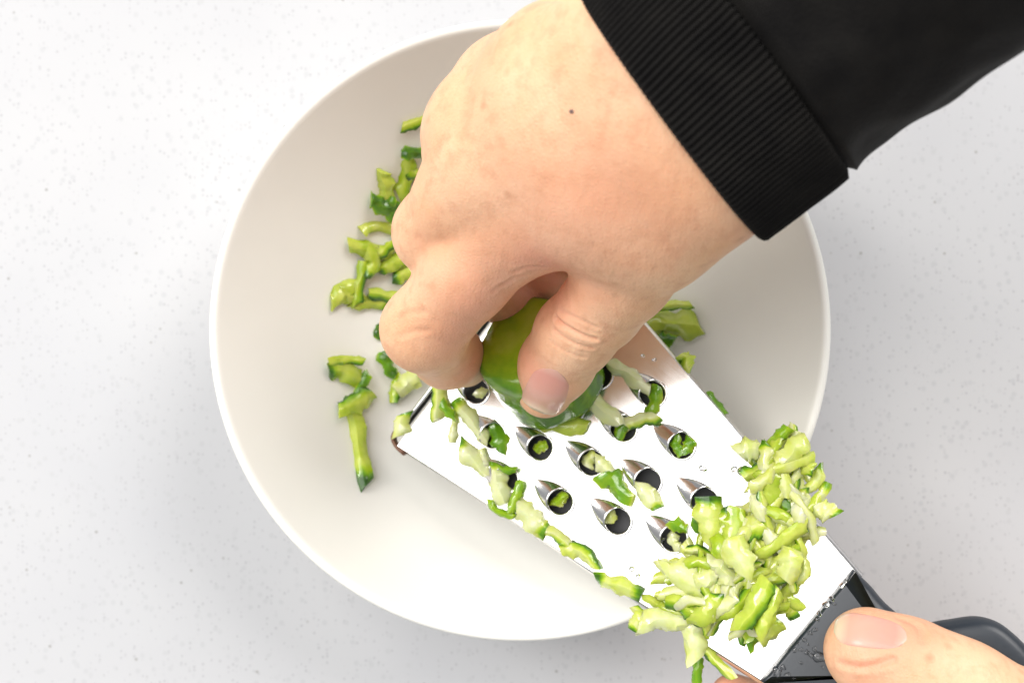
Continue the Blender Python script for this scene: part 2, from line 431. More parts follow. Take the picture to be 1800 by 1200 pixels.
def surface_nets(fn, lo, hi, h):
    ax = [np.arange(lo[i], hi[i] + h, h, dtype=np.float32) for i in range(3)]
    nx, ny, nz = map(len, ax); F = np.empty((nx, ny, nz), np.float32)
    B = 8; ct = [a[np.minimum(np.arange(B // 2, len(a) + B // 2, B), len(a) - 1)] for a in ax]
    ctr = fn(np.stack(np.meshgrid(*ct, indexing='ij'), -1)); lim = B * h * 1.1
    for bi in range(len(ct[0])):
        for bj in range(len(ct[1])):
            for bk in range(len(ct[2])):
                sl = (slice(bi*B, bi*B+B), slice(bj*B, bj*B+B), slice(bk*B, bk*B+B)); cv = ctr[bi, bj, bk]
                if abs(cv) > lim: F[sl] = cv
                else: F[sl] = fn(np.stack(np.meshgrid(ax[0][sl[0]], ax[1][sl[1]], ax[2][sl[2]], indexing='ij'), -1))
    s = F < 0
    c = np.zeros((nx-1, ny-1, nz-1), np.int8)
    for dx in (0, 1):
        for dy in (0, 1):
            for dz in (0, 1): c += s[dx:nx-1+dx, dy:ny-1+dy, dz:nz-1+dz]
    act = (c > 0) & (c < 8); cells = np.argwhere(act)
    idx = -np.ones(act.shape, np.int64); idx[act] = np.arange(len(cells))
    acc = np.zeros((len(cells), 3)); cnt = np.zeros(len(cells))
    corners = [(x, y, z) for x in (0, 1) for y in (0, 1) for z in (0, 1)]
    for A in corners:
        for d in range(3):
            if A[d]: continue
            B = list(A); B[d] = 1
            ca = cells + np.array(A); cb = cells + np.array(B)
            fa = F[ca[:, 0], ca[:, 1], ca[:, 2]]; fb = F[cb[:, 0], cb[:, 1], cb[:, 2]]
            m = (fa < 0) != (fb < 0); t = np.where(m, fa / np.where(m, fa - fb, 1), 0)
            pt = ca + 0.0; pt[:, d] += t
            acc[m] += pt[m]; cnt[m] += 1
    V = np.array([ax[0][0], ax[1][0], ax[2][0]]) + (acc / cnt[:, None]) * h
    faces = []
    for d in range(3):
        e1, e2 = (d + 1) % 3, (d + 2) % 3
        sl0 = [slice(1, -1)] * 3; sl1 = [slice(1, -1)] * 3
        sl0[d] = slice(0, -1); sl1[d] = slice(1, None)
        a = s[tuple(sl0)]; b = s[tuple(sl1)]
        E = np.argwhere(a != b); sg = a[tuple(E.T)]
        off = np.ones(3, int); off[d] = 0; E = E + off
        def cell(o1, o2):
            q = E.copy(); q[:, e1] -= o1; q[:, e2] -= o2; return idx[q[:, 0], q[:, 1], q[:, 2]]
        Q = np.stack([cell(1, 1), cell(0, 1), cell(0, 0), cell(1, 0)], 1)
        Q[~sg] = Q[~sg][:, ::-1]
        faces.append(Q)
    return V, np.concatenate(faces)
def grad(fn, V, e=0.0004):
    g = np.stack([fn(V + e * np.eye(3)[i]) - fn(V - e * np.eye(3)[i]) for i in range(3)], -1)
    return g / (np.linalg.norm(g, axis=-1, keepdims=True) + 1e-12)
def hits(fn, uv):
    o = np.array(CAMV); d = np.array([P(u, v, 0.0) - CAMV for u, v in uv]); d /= np.linalg.norm(d, axis=1, keepdims=True); t = np.full(len(uv), .12)
    for _ in range(60): t = np.minimum(t + 0.85 * fn(o + d * t[:, None]), .40)
    return o + d * t[:, None]
def hit(fn, u, v): return hits(fn, [(u, v)])[0]
def polydist(V, pts):
    best = np.full(len(V), 9.0)
    for a, b in zip(pts[:-1], pts[1:]): best = np.minimum(best, rcone(V, a, b, 0, 0))
    return best
def build_hand(name, fn, lo, hi, h, creases, reds):
    V, Fc = surface_nets(fn, lo, hi, h)
    me = mesh(name, V, [tuple(map(int, q)) for q in Fc], T_SKIN)
    o = link(name, me)
    md = o.modifiers.new('s', 'SUBSURF'); md.levels = md.render_levels = 1
    dg = bpy.context.evaluated_depsgraph_get(); me2 = bpy.data.meshes.new_from_object(o.evaluated_get(dg))
    o.modifiers.clear(); o.data = me2; me2.name = name
    n = len(me2.vertices); co = np.empty(n * 3); me2.vertices.foreach_get('co', co); V = co.reshape(-1, 3)
    # pull the refined surface back onto the field
    g = grad(fn, V); V = V - g * fn(V)[:, None] * 0.7
    dep = np.zeros(n); red = np.zeros(n)
    for pts, wd, depth in creases:
        pp = list(hits(fn, pts))
        if len(pp) > 2: pp = [np.array(q) for q in catmull(pp, 12)]
        dd = polydist(V, pp)
        dep += depth * np.exp(-(dd / wd) ** 2) - 0.35 * depth * np.exp(-((dd - 2.0 * wd) / (wd)) ** 2)
        red += 0.16 * min(1, depth / 0.0006) * np.exp(-(dd / (wd * 1.3)) ** 2)
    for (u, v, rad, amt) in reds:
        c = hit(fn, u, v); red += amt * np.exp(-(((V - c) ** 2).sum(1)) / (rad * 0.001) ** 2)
    V = V - g * dep[:, None]
    me2.vertices.foreach_set('co', V.ravel()); me2.update()
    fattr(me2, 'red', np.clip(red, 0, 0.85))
    me2.polygons.foreach_set('use_smooth', [True] * len(me2.polygons))
    return o
def nail(fn, parent, base, tip, halfw, name='fingernail', lift=0.00025, out=0.0):
    """nail plate projected on the finger: base/tip photo pixels, half width in px"""
    base, tip = np.array(base, float), np.array(tip, float); ax = tip - base; L = np.linalg.norm(ax); ax /= L; px = np.array([-ax[1], ax[0]])
    nu, nv = 15, 19; vs, tipv, fs = [], [], []
    for j in range(nv):
        t = j / (nv - 1)
        wd = halfw * (0.80 + 0.2 * math.sin(math.pi * min(1, t * 1.2) / 2)) * math.sqrt(max(0.0, 1 - max(0, (0.30 - t) / 0.30) ** 2.4 * 0.92)) * math.sqrt(max(0.0, 1 - max(0, (t - 0.72) / 0.28) ** 2.6 * 0.85))
        for i in range(nu):
            s = -1 + 2 * i / (nu - 1)
            q = base + ax * L * (t - 0.05 * (1 - s * s) * (1 if t < 0.3 else 0)) + px * wd * s
            edge = max(abs(s) ** 6, (1 - t) ** 10)
            vs.append((q, lift * (1 - 0.9 * edge) - 0.0001 * edge)); tipv.append(t)
    hp = hits(fn, [q for q, _ in vs]); gr_ = grad(fn, hp); vs = [p + g * l_ for p, g, (_, l_) in zip(hp, gr_, vs)]
    for j in range(nv - 1):
        for i in range(nu - 1): a = j*nu+i; fs.append((a, a+1, a+nu+1, a+nu))
    me = mesh(name, vs, fs, T_NAIL); fattr(me, 'tip', tipv)
    bm = bmesh.new(); bm.from_mesh(me)
    ex_ = bmesh.ops.extrude_face_region(bm, geom=list(bm.faces))
    cc = Vector(hit(fn, *((base + tip) / 2))); gg = Vector(grad(fn, np.array(cc)[None])[0])
    for q in ex_['geom']:
        if isinstance(q, bmesh.types.BMVert): q.co -= gg * 0.0006
    bmesh.ops.recalc_face_normals(bm, faces=bm.faces); bm.to_mesh(me); bm.free()
    me.polygons.foreach_set('use_smooth', [True] * len(me.polygons))
    o = link(name, me); o.parent = parent; o.matrix_parent_inverse = parent.matrix_world.inverted()
    return o

# right hand -------------------------------------------------------------
palm = [  # metacarpal rays: wrist -> knuckle
    [J(1310, 190, 146, 14), J(1238, 300, 141, 15.5), J(1060, 360, 128, 15.5), J(915, 388, 112, 13.2)],
    [J(1340, 80, 148, 18), J(1190, 230, 142, 18), J(1000, 270, 130, 16), J(862, 305, 117, 13.2)],
    [J(1320, 20, 148, 18), J(1130, 150, 141, 17.5), J(960, 190, 129, 15.5), J(842, 225, 114, 12.8)],
    [J(1290, -40, 148, 16), J(1090, 75, 139, 15.5), J(980, 110, 126, 14), J(892, 150, 110, 12.0)],
]
thenar = [J(1238, 336, 138, 13), J(1162, 402, 127, 13.5), J(1096, 484, 109, 12.4)]
thumb = [J(1096, 484, 109, 12.4), J(1056, 540, 98, 11.4), J(1012, 586, 88, 11.5), J(978, 640, 77, 10.8), J(958, 684, 68, 8.9)]
index_ = [J(915, 388, 112, 13.2), J(820, 485, 102, 12.3), J(746, 578, 88, 12.2), J(786, 622, 66, 10.4), J(816, 634, 54, 8.6)]
middle = [J(862, 305, 117, 13.2), J(810, 350, 108, 12.4), J(768, 408, 96, 12.0), J(836, 492, 68, 10.5), J(900, 526, 54, 9.5)]
ring = [J(842, 225, 114, 12.8), J(825, 240, 106, 12), J(818, 268, 95, 11.6), J(870, 400, 68, 10), J(955, 478, 54, 9.8)]
little = [J(892, 150, 110, 12.0), J(880, 165, 104, 11), J(872, 200, 95, 10.2), J(920, 310, 74, 9.5), J(1005, 432, 60, 10)]
web = [J(1060, 440, 112, 9), J(960, 425, 108, 9)]
def f_right(p):
    p = np.asarray(p, np.float32)
    d = None
    for c in palm:
        x = chain(p, c, 0.006); d = x if d is None else smin(d, x, 0.012)
    d = smin(d, chain(p, thenar, 0.008), 0.010)
    f = None
    for c in (little, ring, middle, index_):
        x = chain(p, c, 0.0035); f = x if f is None else smin(f, x, 0.0022)
    d = smin(d, f, 0.007)
    return smin(d, chain(p, thumb, 0.004), 0.005)
cre = [
    ([(978, 560), (1005, 580), (1046, 596)], .0008, .0007), ([(975, 580), (1003, 600), (1040, 612)], .0007, .00035),
    ([(985, 545), (1015, 560), (1050, 575)], .0007, .00025), ([(968, 600), (995, 618), (1028, 628)], .0006, .0002),
    ([(885, 500), (905, 488), (925, 484)], .0007, .0002), ([(868, 512), (885, 500), (900, 494)], .0007, .0002),
    ([(905, 478), (930, 470), (960, 470)], .0007, .00022), ([(700, 505), (712, 470), (735, 420)], .0018, .0003),
    ([(700, 560), (720, 550), (745, 548)], .0009, .0002), ([(705, 590), (728, 582), (752, 580)], .0009, .0002),
]
reds = [(960, 690, 9, .40), (930, 640, 9, .35), (985, 520, 12, .45), (1040, 500, 9, .22), (830, 540, 12, .38), (790, 600, 9, .30), (835, 640, 9, .6),
        (880, 460, 14, .22), (960, 462, 7, .40), (925, 390, 20, .12), (1000, 330, 20, .12), (1010, 400, 18, .14), (1180, 400, 18, .12), (745, 430, 8, .14), (950, 497, 16, .75), (1100, 300, 14, .10)]  # strongest patch paints the shade of the hollow between index and thumb
EXTP = [q[0] for c in palm + [thenar, thumb, index_, middle, ring, little] for q in c]
lo = np.min(EXTP, 0) - 0.021; hi = np.max(EXTP, 0) + 0.021
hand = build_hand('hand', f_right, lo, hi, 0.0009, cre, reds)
tag(hand, 'right hand in a black sleeve pressing a cucumber stub onto the grater', 'hand')
n1 = nail(f_right, hand, (976, 652), (945, 722), 41); n1['label'] = 'short pink thumbnail'
# mole on the back of the hand
pm = hit(f_right, 1006, 196)

# sleeve -----------------------------------------------------------------
LEAD = .0090
ARM = Vector((0.80, 0.585, 0.14)).normalized()
PERP = Vector((-0.59, 0.807, 0)).normalized()
E = [(P(1346, 420, .138), .0380, .0290), (P(1415, 366, .142), .0385, .0295), (P(1492, 306, .146), .0390, .0300), (P(1532, 268, .149), .0405, .0320), (P(1660, 176, .155), .044, .036), (P(1800, 80, .163), .047, .039), (P(2050, -90, .175), .050, .043), (P(2400, -330, .190), .054, .046)]
def tube_stations():
    cs = catmull([e[0] + PERP * e[1] for e in E], 200); wh = catmull([Vector((e[1], e[2], 0)) for e in E], 200)
    return cs, wh
cs, wh = tube_stations()
def ring_pts(i, n, dr=0.0, lead=LEAD, ribs=0, amp=0.0, fold=0.0, push=0.0):
    c, q = cs[i], wh[i]; out = []
    for k in range(n):
        a = 2 * math.pi * k / n
        r = dr + (amp * math.cos(ribs * a) if ribs else 0)
        nx, nz = math.cos(a), math.sin(a)
        p0 = c + PERP * ((q.x + r) * nx) + Vector((0, 0, (q.y + r) * nz)) - ARM * (lead * nz - push)
        if fold:
            f = mnoise.noise(p0 * 34 + Vector((3.1, 1.7, 0))) + 0.5 * mnoise.noise(p0 * 85)
            p0 += (PERP * nx + Vector((0, 0, nz))) * (fold * f)
        out.append(p0)
    return out
def tube(name, rings, mat, cap=False):
    n = len(rings[0]); vs = [p for r in rings for p in r]; fs = []
    for j in range(len(rings) - 1):
        for k in range(n): fs.append((j*n+k, j*n+(k+1) % n, (j+1)*n+(k+1) % n, (j+1)*n+k))
    if cap: fs.append(tuple((len(rings)-1)*n + k for k in range(n)))
    me = mesh(name, vs, fs, mat)
    bm = bmesh.new(); bm.from_mesh(me); bmesh.ops.recalc_face_normals(bm, faces=bm.faces); bm.to_mesh(me); bm.free()
    return me
NR_ = 1000; RB = 150
i_seam = 58
rg = [ring_pts(8, NR_, -.0030), ring_pts(3, NR_, -.0028, ribs=RB, amp=.0002), ring_pts(0, NR_, -.0022, ribs=RB, amp=.00025, push=-.0002), ring_pts(0, NR_, -.0010, ribs=RB, amp=.0003, push=-.0009), ring_pts(0, NR_, -.0001, ribs=RB, amp=.0003, push=-.0004)]
for i in range(1, i_seam + 1, 3):
    rg.append(ring_pts(i, NR_, 0.0001 - (0.0016 if i > i_seam - 3 else 0.0), ribs=RB, amp=.00050, fold=.0009 * min(1, i / 25)))
rg.append(ring_pts(i_seam + 1, NR_, -.0030, ribs=RB, amp=.0002, fold=.0009))
sl = [ring_pts(i_seam - 2, NR_ // 4, -.0042, lead=LEAD)]
for k, i in enumerate(range(i_seam - 1, 200, 2)):
    b = min(1, k / 4); sl.append(ring_pts(i, NR_ // 4, -.0020 * (1 - b), lead=LEAD, fold=.0028 * b + .0005))
sleeve = link('sleeve', tube('sleeve', sl, T_CLOTH, True), hand); sleeve['label'] = 'black knit sleeve'
cuff = link('cuff', tube('cuff', rg, T_CLOTH), sleeve); cuff['label'] = 'ribbed black cuff'
# mole
mb = bmesh.new(); bmesh.ops.create_uvsphere(mb, u_segments=10, v_segments=6, radius=0.0006)
mm = bpy.data.meshes.new('mole'); mb.to_mesh(mm); mb.free(); mm.materials.append(mat_simple('mole', (0.16, 0.10, 0.09), 0.6))
mo = link('mole', mm, hand); mo.location = pm; mo.scale = (1.3, 0.9, 0.4)

# left hand ---------------------------------------------------------------
l_thumb = [J(1528, 1146, 92, 12.6), J(1600, 1175, 95, 13.0), J(1690, 1212, 98, 13.0), J(1840, 1285, 100, 14.0), J(2000, 1400, 98, 16)]
def JG(u, v, h, r):
    q = gw(u, v, h * 0.001); return (np.array(q), r * 0.001)
l_ind = [JG(1290, 1226, -12, 7.4), JG(1400, 1270, -15, 8.6), JG(1560, 1330, -17, 9.4), JG(1760, 1400, -16, 11), J(1960, 1480, 88, 13)]
l_mid = [JG(1330, 1340, -13, 7.6), JG(1450, 1370, -16, 8.8), JG(1600, 1420, -18, 9.6), JG(1800, 1500, -16, 11.2), J(1990, 1580, 86, 13)]
l_rin = [JG(1390, 1450, -13, 7.4), JG(1500, 1470, -16, 8.6), JG(1650, 1520, -18, 9.4), JG(1830, 1600, -15, 11), J(2000, 1680, 84, 13)]
l_palm = [[J(2000, 1400, 98, 16), J(2160, 1560, 96, 18)], [J(1960, 1480, 88, 13), J(2200, 1600, 94, 17)], [J(1990, 1580, 86, 13), J(2220, 1660, 94, 17)], [J(2000, 1680, 84, 13), J(2240, 1720, 94, 16)]]
def f_left(p):
    p = np.asarray(p, np.float32)
    d = None
    for c in l_palm:
        x = chain(p, c, .006); d = x if d is None else smin(d, x, .014)
    f = None
    for c in (l_ind, l_mid, l_rin):
        x = chain(p, c, .004); f = x if f is None else smin(f, x, .002)
    d = smin(d, f, .008)
    return smin(d, chain(p, l_thumb, .006), .010)
EXTP = [q[0] for c in l_palm + [l_thumb, l_ind, l_mid, l_rin] for q in c]
lo = np.min(EXTP, 0) - 0.021; hi = np.max(EXTP, 0) + 0.021
lhand = build_hand('hand', f_left, lo, hi, 0.0011,
    [([(1478, 1165), (1520, 1172), (1570, 1158)], .0010, .0006), ([(1580, 1085), (1612, 1100), (1622, 1125)], .0012, .0004)],
    [(1500, 1100, 11, .25), (1600, 1110, 8, .35), (1530, 1180, 9, .25), (1275, 1200, 8, .6), (1700, 1170, 16, .16), (1560, 1130, 14, .14)])
tag(lhand, 'left hand holding the black grater handle with the thumb on top', 'hand')
nail(f_left, lhand, (1592, 1120), (1468, 1100), 31)['label'] = 'pale pink thumbnail'

# ------------------------------------------------------------------ cucumber pieces
def shred(path, width, thick, skin='end', base=0.12, up=None, seed=0, name='cucumber_shred', rough=1.0):
    r = random.Random(seed); n, m_ = 14, 12
    pts = catmull(path, n); vs, sk, fs = [], [], []
    U = Vector(up) if up else Vector((0, 0, 1)); tw = r.uniform(-.5, .5); ph = r.uniform(0, 50)
    L = sum((pts[i+1] - pts[i]).length for i in range(n-1))
    sl0, sl1 = r.uniform(-.8, .8), r.uniform(-.8, .8); thin0, thin1 = r.uniform(.15, .8), r.uniform(.15, .8); nar0, nar1 = r.uniform(.45, .95), r.uniform(.45, .95)
    arch = r.uniform(.25, .6) * thick; lop = r.uniform(-.35, .35)
    for i, p in enumerate(pts):
        t = i / (n - 1); d = (pts[min(i+1, n-1)] - pts[max(i-1, 0)]).normalized()
        s = d.cross(U).normalized(); nn_ = s.cross(d).normalized()
        ang = tw * (t - .5) * 2.2
        s2 = s * math.cos(ang) + nn_ * math.sin(ang); n2 = nn_ * math.cos(ang) - s * math.sin(ang)
        f0 = max(0, 1 - t * L / (width * .6)); f1 = max(0, 1 - (1 - t) * L / (width * .6))
        e = 1 - (1 - nar0) * f0 ** 2 - (1 - nar1) * f1 ** 2; q_ = 1 - (1 - thin0) * f0 - (1 - thin1) * f1
        e *= 1 + rough * .42 * mnoise.noise(Vector((t * 4 + ph, 0, ph))); cx = .14 * width * rough * mnoise.noise(Vector((t * 3.3 + ph, 7, ph)))
        for k in range(m_):
            a = 2 * math.pi * k / m_; ca, sa = math.cos(a), math.sin(a)
            x = (abs(ca) ** .85) * (1 if ca > 0 else -1)
            z = sa * (1 - .25 * abs(x)) * (1 + lop * x)
            j = 1 + rough * .34 * mnoise.noise(Vector((t * 8 + ph, a * 1.6, 3.3)))
            vs.append(p + s2 * (x * width * .5 * e * j + cx) + n2 * ((z * thick * .5 * j * q_ - arch * (x * x - .4))) + d * (width * .45 * x * (sl0 * f0 ** 2 + sl1 * f1 ** 2)))
            v = base + .12 * mnoise.noise(Vector((t * 3 + ph, x, 1))) + .10 * (abs(x) - .5)
            w_ = .10 * mnoise.noise(Vector((x * 2 + ph, t * 2, 5)))
            if skin in ('end', 'both'): v += 0.75 * min(1, max(0, (t + w_ - .80) / .14)) ** 1.2
            if skin in ('start', 'both'): v += 0.75 * min(1, max(0, (.20 - t + w_) / .14)) ** 1.2
            if skin == 'side': v += 0.75 * min(1, max(0, (x + w_ - .35) / .5)) ** 1.2
            if skin == 'side2': v += 0.75 * min(1, max(0, (-x + w_ - .35) / .5)) ** 1.2
            if skin == 'top': v += 0.5 * max(0, z) ** .5
            if skin == 'all': v += .62
            sk.append(min(1, max(0, v)))
    for i in range(n - 1):
        for k in range(m_): fs.append((i*m_+k, i*m_+(k+1) % m_, (i+1)*m_+(k+1) % m_, (i+1)*m_+k))
    for i, flip in ((0, True), (n - 1, False)):
        c = sum((vs[i*m_+k] for k in range(m_)), Vector()) / m_; vs.append(c); sk.append(sk[i*m_]); ci_ = len(vs) - 1
        for k in range(m_):
            q = (i*m_+k, i*m_+(k+1) % m_, ci_); fs.append(q[::-1] if flip else q)
    me = mesh(name, vs, fs, T_CUKE); fattr(me, 'skin', sk)
    bm = bmesh.new(); bm.from_mesh(me); bmesh.ops.recalc_face_normals(bm, faces=bm.faces); bm.to_mesh(me); bm.free()
    me.set_sharp_from_angle(angle=math.radians(38))
    c = Vector((sum(v.x for v in vs) / len(vs), sum(v.y for v in vs) / len(vs), min(v.z for v in vs)))
    recenter(me, c); o = link(name, me); o.location = c
    return o
def bowl_pt(u, v, lift):
    z = .01
    for _ in range(8): q = P(u, v, z); z = bowl_z(q.x, q.y) + lift
    return P(u, v, z)
sid = [100]
def on_bowl(px, w_px, skin, base, lift, label, group=None):
    sid[0] += 1; k = 1 / 4.85e3; wd = w_px * k; th = max(.0014, wd * .42)
    o = shred([bowl_pt(u, v, lift * .001 + th * .5) for u, v in px], wd, th, skin, base, None, sid[0])
    tag(o, label, 'cucumber shred', group or 'cucumber shreds in the bowl'); return o
def on_grater(px, w_px, skin, base, lift, label, group=None, thf=.45):
    sid[0] += 1; k = 1 / 5.45e3; wd = w_px * k; th = max(.0014, wd * thf)
    o = shred([gw(u, v, lift * .001 + th * .45) for u, v in px], wd, th, skin, base, EN, sid[0])
    tag(o, label, 'cucumber shred', group or 'cucumber shreds on the grater'); return o

G_B = 'cucumber shreds in the loose drift beside the hand'
LB = 'olive green cucumber shred in the drift lying in the bowl beside the knuckles'
B = [
 ([(618, 695), (630, 770), (641, 856)], 31, 'end', .36, 0.4, 'long straight cucumber shred with dark tip lying apart in the bowl', 'x'),
 ([(596, 722), (625, 706), (656, 690)], 36, 'side2', .36, 2.6, 'short folded cucumber shred crossing the top of the long straight one', 'x'),
 ([(578, 652), (606, 652), (640, 672)], 34, 'start', .38, 2.0, 'curled cucumber shred with dark rounded end above the long straight one', 'x'),
 ([(578, 636), (610, 633), (642, 633)], 18, 'side', .36, 4.4, 'narrow flat cucumber shred topping the small loose cluster in the bowl', 'x'),
 ([(640, 652), (638, 672), (628, 690)], 18, 'top', .4, 3.6, 'tiny dark green cucumber scrap in the small loose cluster', 'x'),
 ([(582, 530), (604, 508), (626, 492)], 34, 'none', .34, 0, LB, G_B), ([(624, 538), (632, 500), (642, 458)], 22, 'side', .45, 2.5, LB, G_B),
 ([(616, 540), (650, 530), (684, 541)], 24, 'end', .36, 0.3, LB, G_B), ([(648, 514), (690, 522), (720, 520)], 22, 'side', .36, 2.2, LB, G_B),
 ([(612, 430), (650, 438), (692, 446)], 26, 'none', .36, 1.5, LB, G_B), ([(648, 436), (657, 462), (642, 486)], 26, 'end', .40, 4.2, LB, G_B),
 ([(660, 476), (690, 462), (720, 450)], 26, 'start', .40, 2.0, LB, G_B), ([(632, 402), (660, 398), (700, 404)], 22, 'none', .30, 0.3, LB, G_B),
 ([(652, 352), (672, 362), (698, 368)], 30, 'top', .45, 3.0, LB, G_B), ([(672, 300), (679, 330), (674, 360)], 30, 'none', .36, 0.3, LB, G_B),
 ([(718, 278), (714, 312), (700, 346)], 28, 'none', .45, 0.5, LB, G_B), ([(705, 270), (725, 268), (750, 272)], 24, 'top', .5, 3.0, LB, G_B),
 ([(706, 224), (732, 214), (765, 202)], 20, 'side', .32, 0.2, 'thin pale cucumber shred sticking out alone high on the bowl wall', 'x'),
 ([(692, 388), (684, 368), (690, 345)], 20, 'top', .4, 3.4, LB, G_B), ([(600, 512), (618, 522), (640, 520)], 26, 'none', .4, 1.2, LB, G_B),
 ([(690, 420), (720, 400), (745, 360)], 26, 'end', .35, 1, LB, G_B), ([(690, 490), (720, 480), (760, 500)], 26, 'start', .35, 1, LB, G_B),
 ([(720, 300), (740, 320), (750, 360)], 26, 'side', .38, 1.5, LB, G_B), ([(655, 450), (675, 440), (690, 425)], 20, 'side', .36, 4, LB, G_B),
 ([(672, 568), (664, 582), (672, 596)], 16, 'top', .5, 0.3, 'tiny dark green scrap on the bowl floor beside the fist', 'x'),
 ([(670, 618), (680, 640), (694, 662)], 24, 'top', .40, 2, 'ragged dark green cucumber shred beside the grater corner under the fist', 'x'),
 ([(690, 708), (697, 682), (704, 660)], 20, 'side', .42, 2, 'narrow green cucumber shred standing beside the grater far corner', 'x'),
 ([(698, 690), (718, 672), (740, 655)], 34, 'none', .14, 4, 'pale wet cucumber shred tucked against the grater far hem', 'x'),
 ([(1120, 552), (1168, 538), (1217, 536)], 16, 'side', .30, 6, 'thin dark edged cucumber shred poking out beside the thumb', 'x'),
 ([(1110, 566), (1172, 568), (1230, 572)], 46, 'none', .36, 1, 'broad pale cucumber shred poking out beside the thumb', 'x'),
 ([(1150, 592), (1168, 598), (1186, 600)], 24, 'top', .45, 4, 'short dark green cucumber scrap under the steel sheet beside the thumb', 'x'),
]
for px, w_, s_, b_, l_, lab, g_ in B:
    if g_ != 'x':
        lab = ('thin ' if w_ < 24 else 'wide ' if w_ > 29 else '') + ('deep olive' if b_ >= .4 else 'light olive') + ' cucumber shred ' + {'none': 'without skin', 'end': 'with a dark end', 'start': 'with a dark end', 'side': 'with a dark side', 'top': 'with dark skin'}[s_] + (' on top of' if l_ >= 2.5 else ' low in') + ' drift by the knuckles'
    on_bowl(px, w_, s_, b_, l_, lab, None if g_ == 'x' else g_)

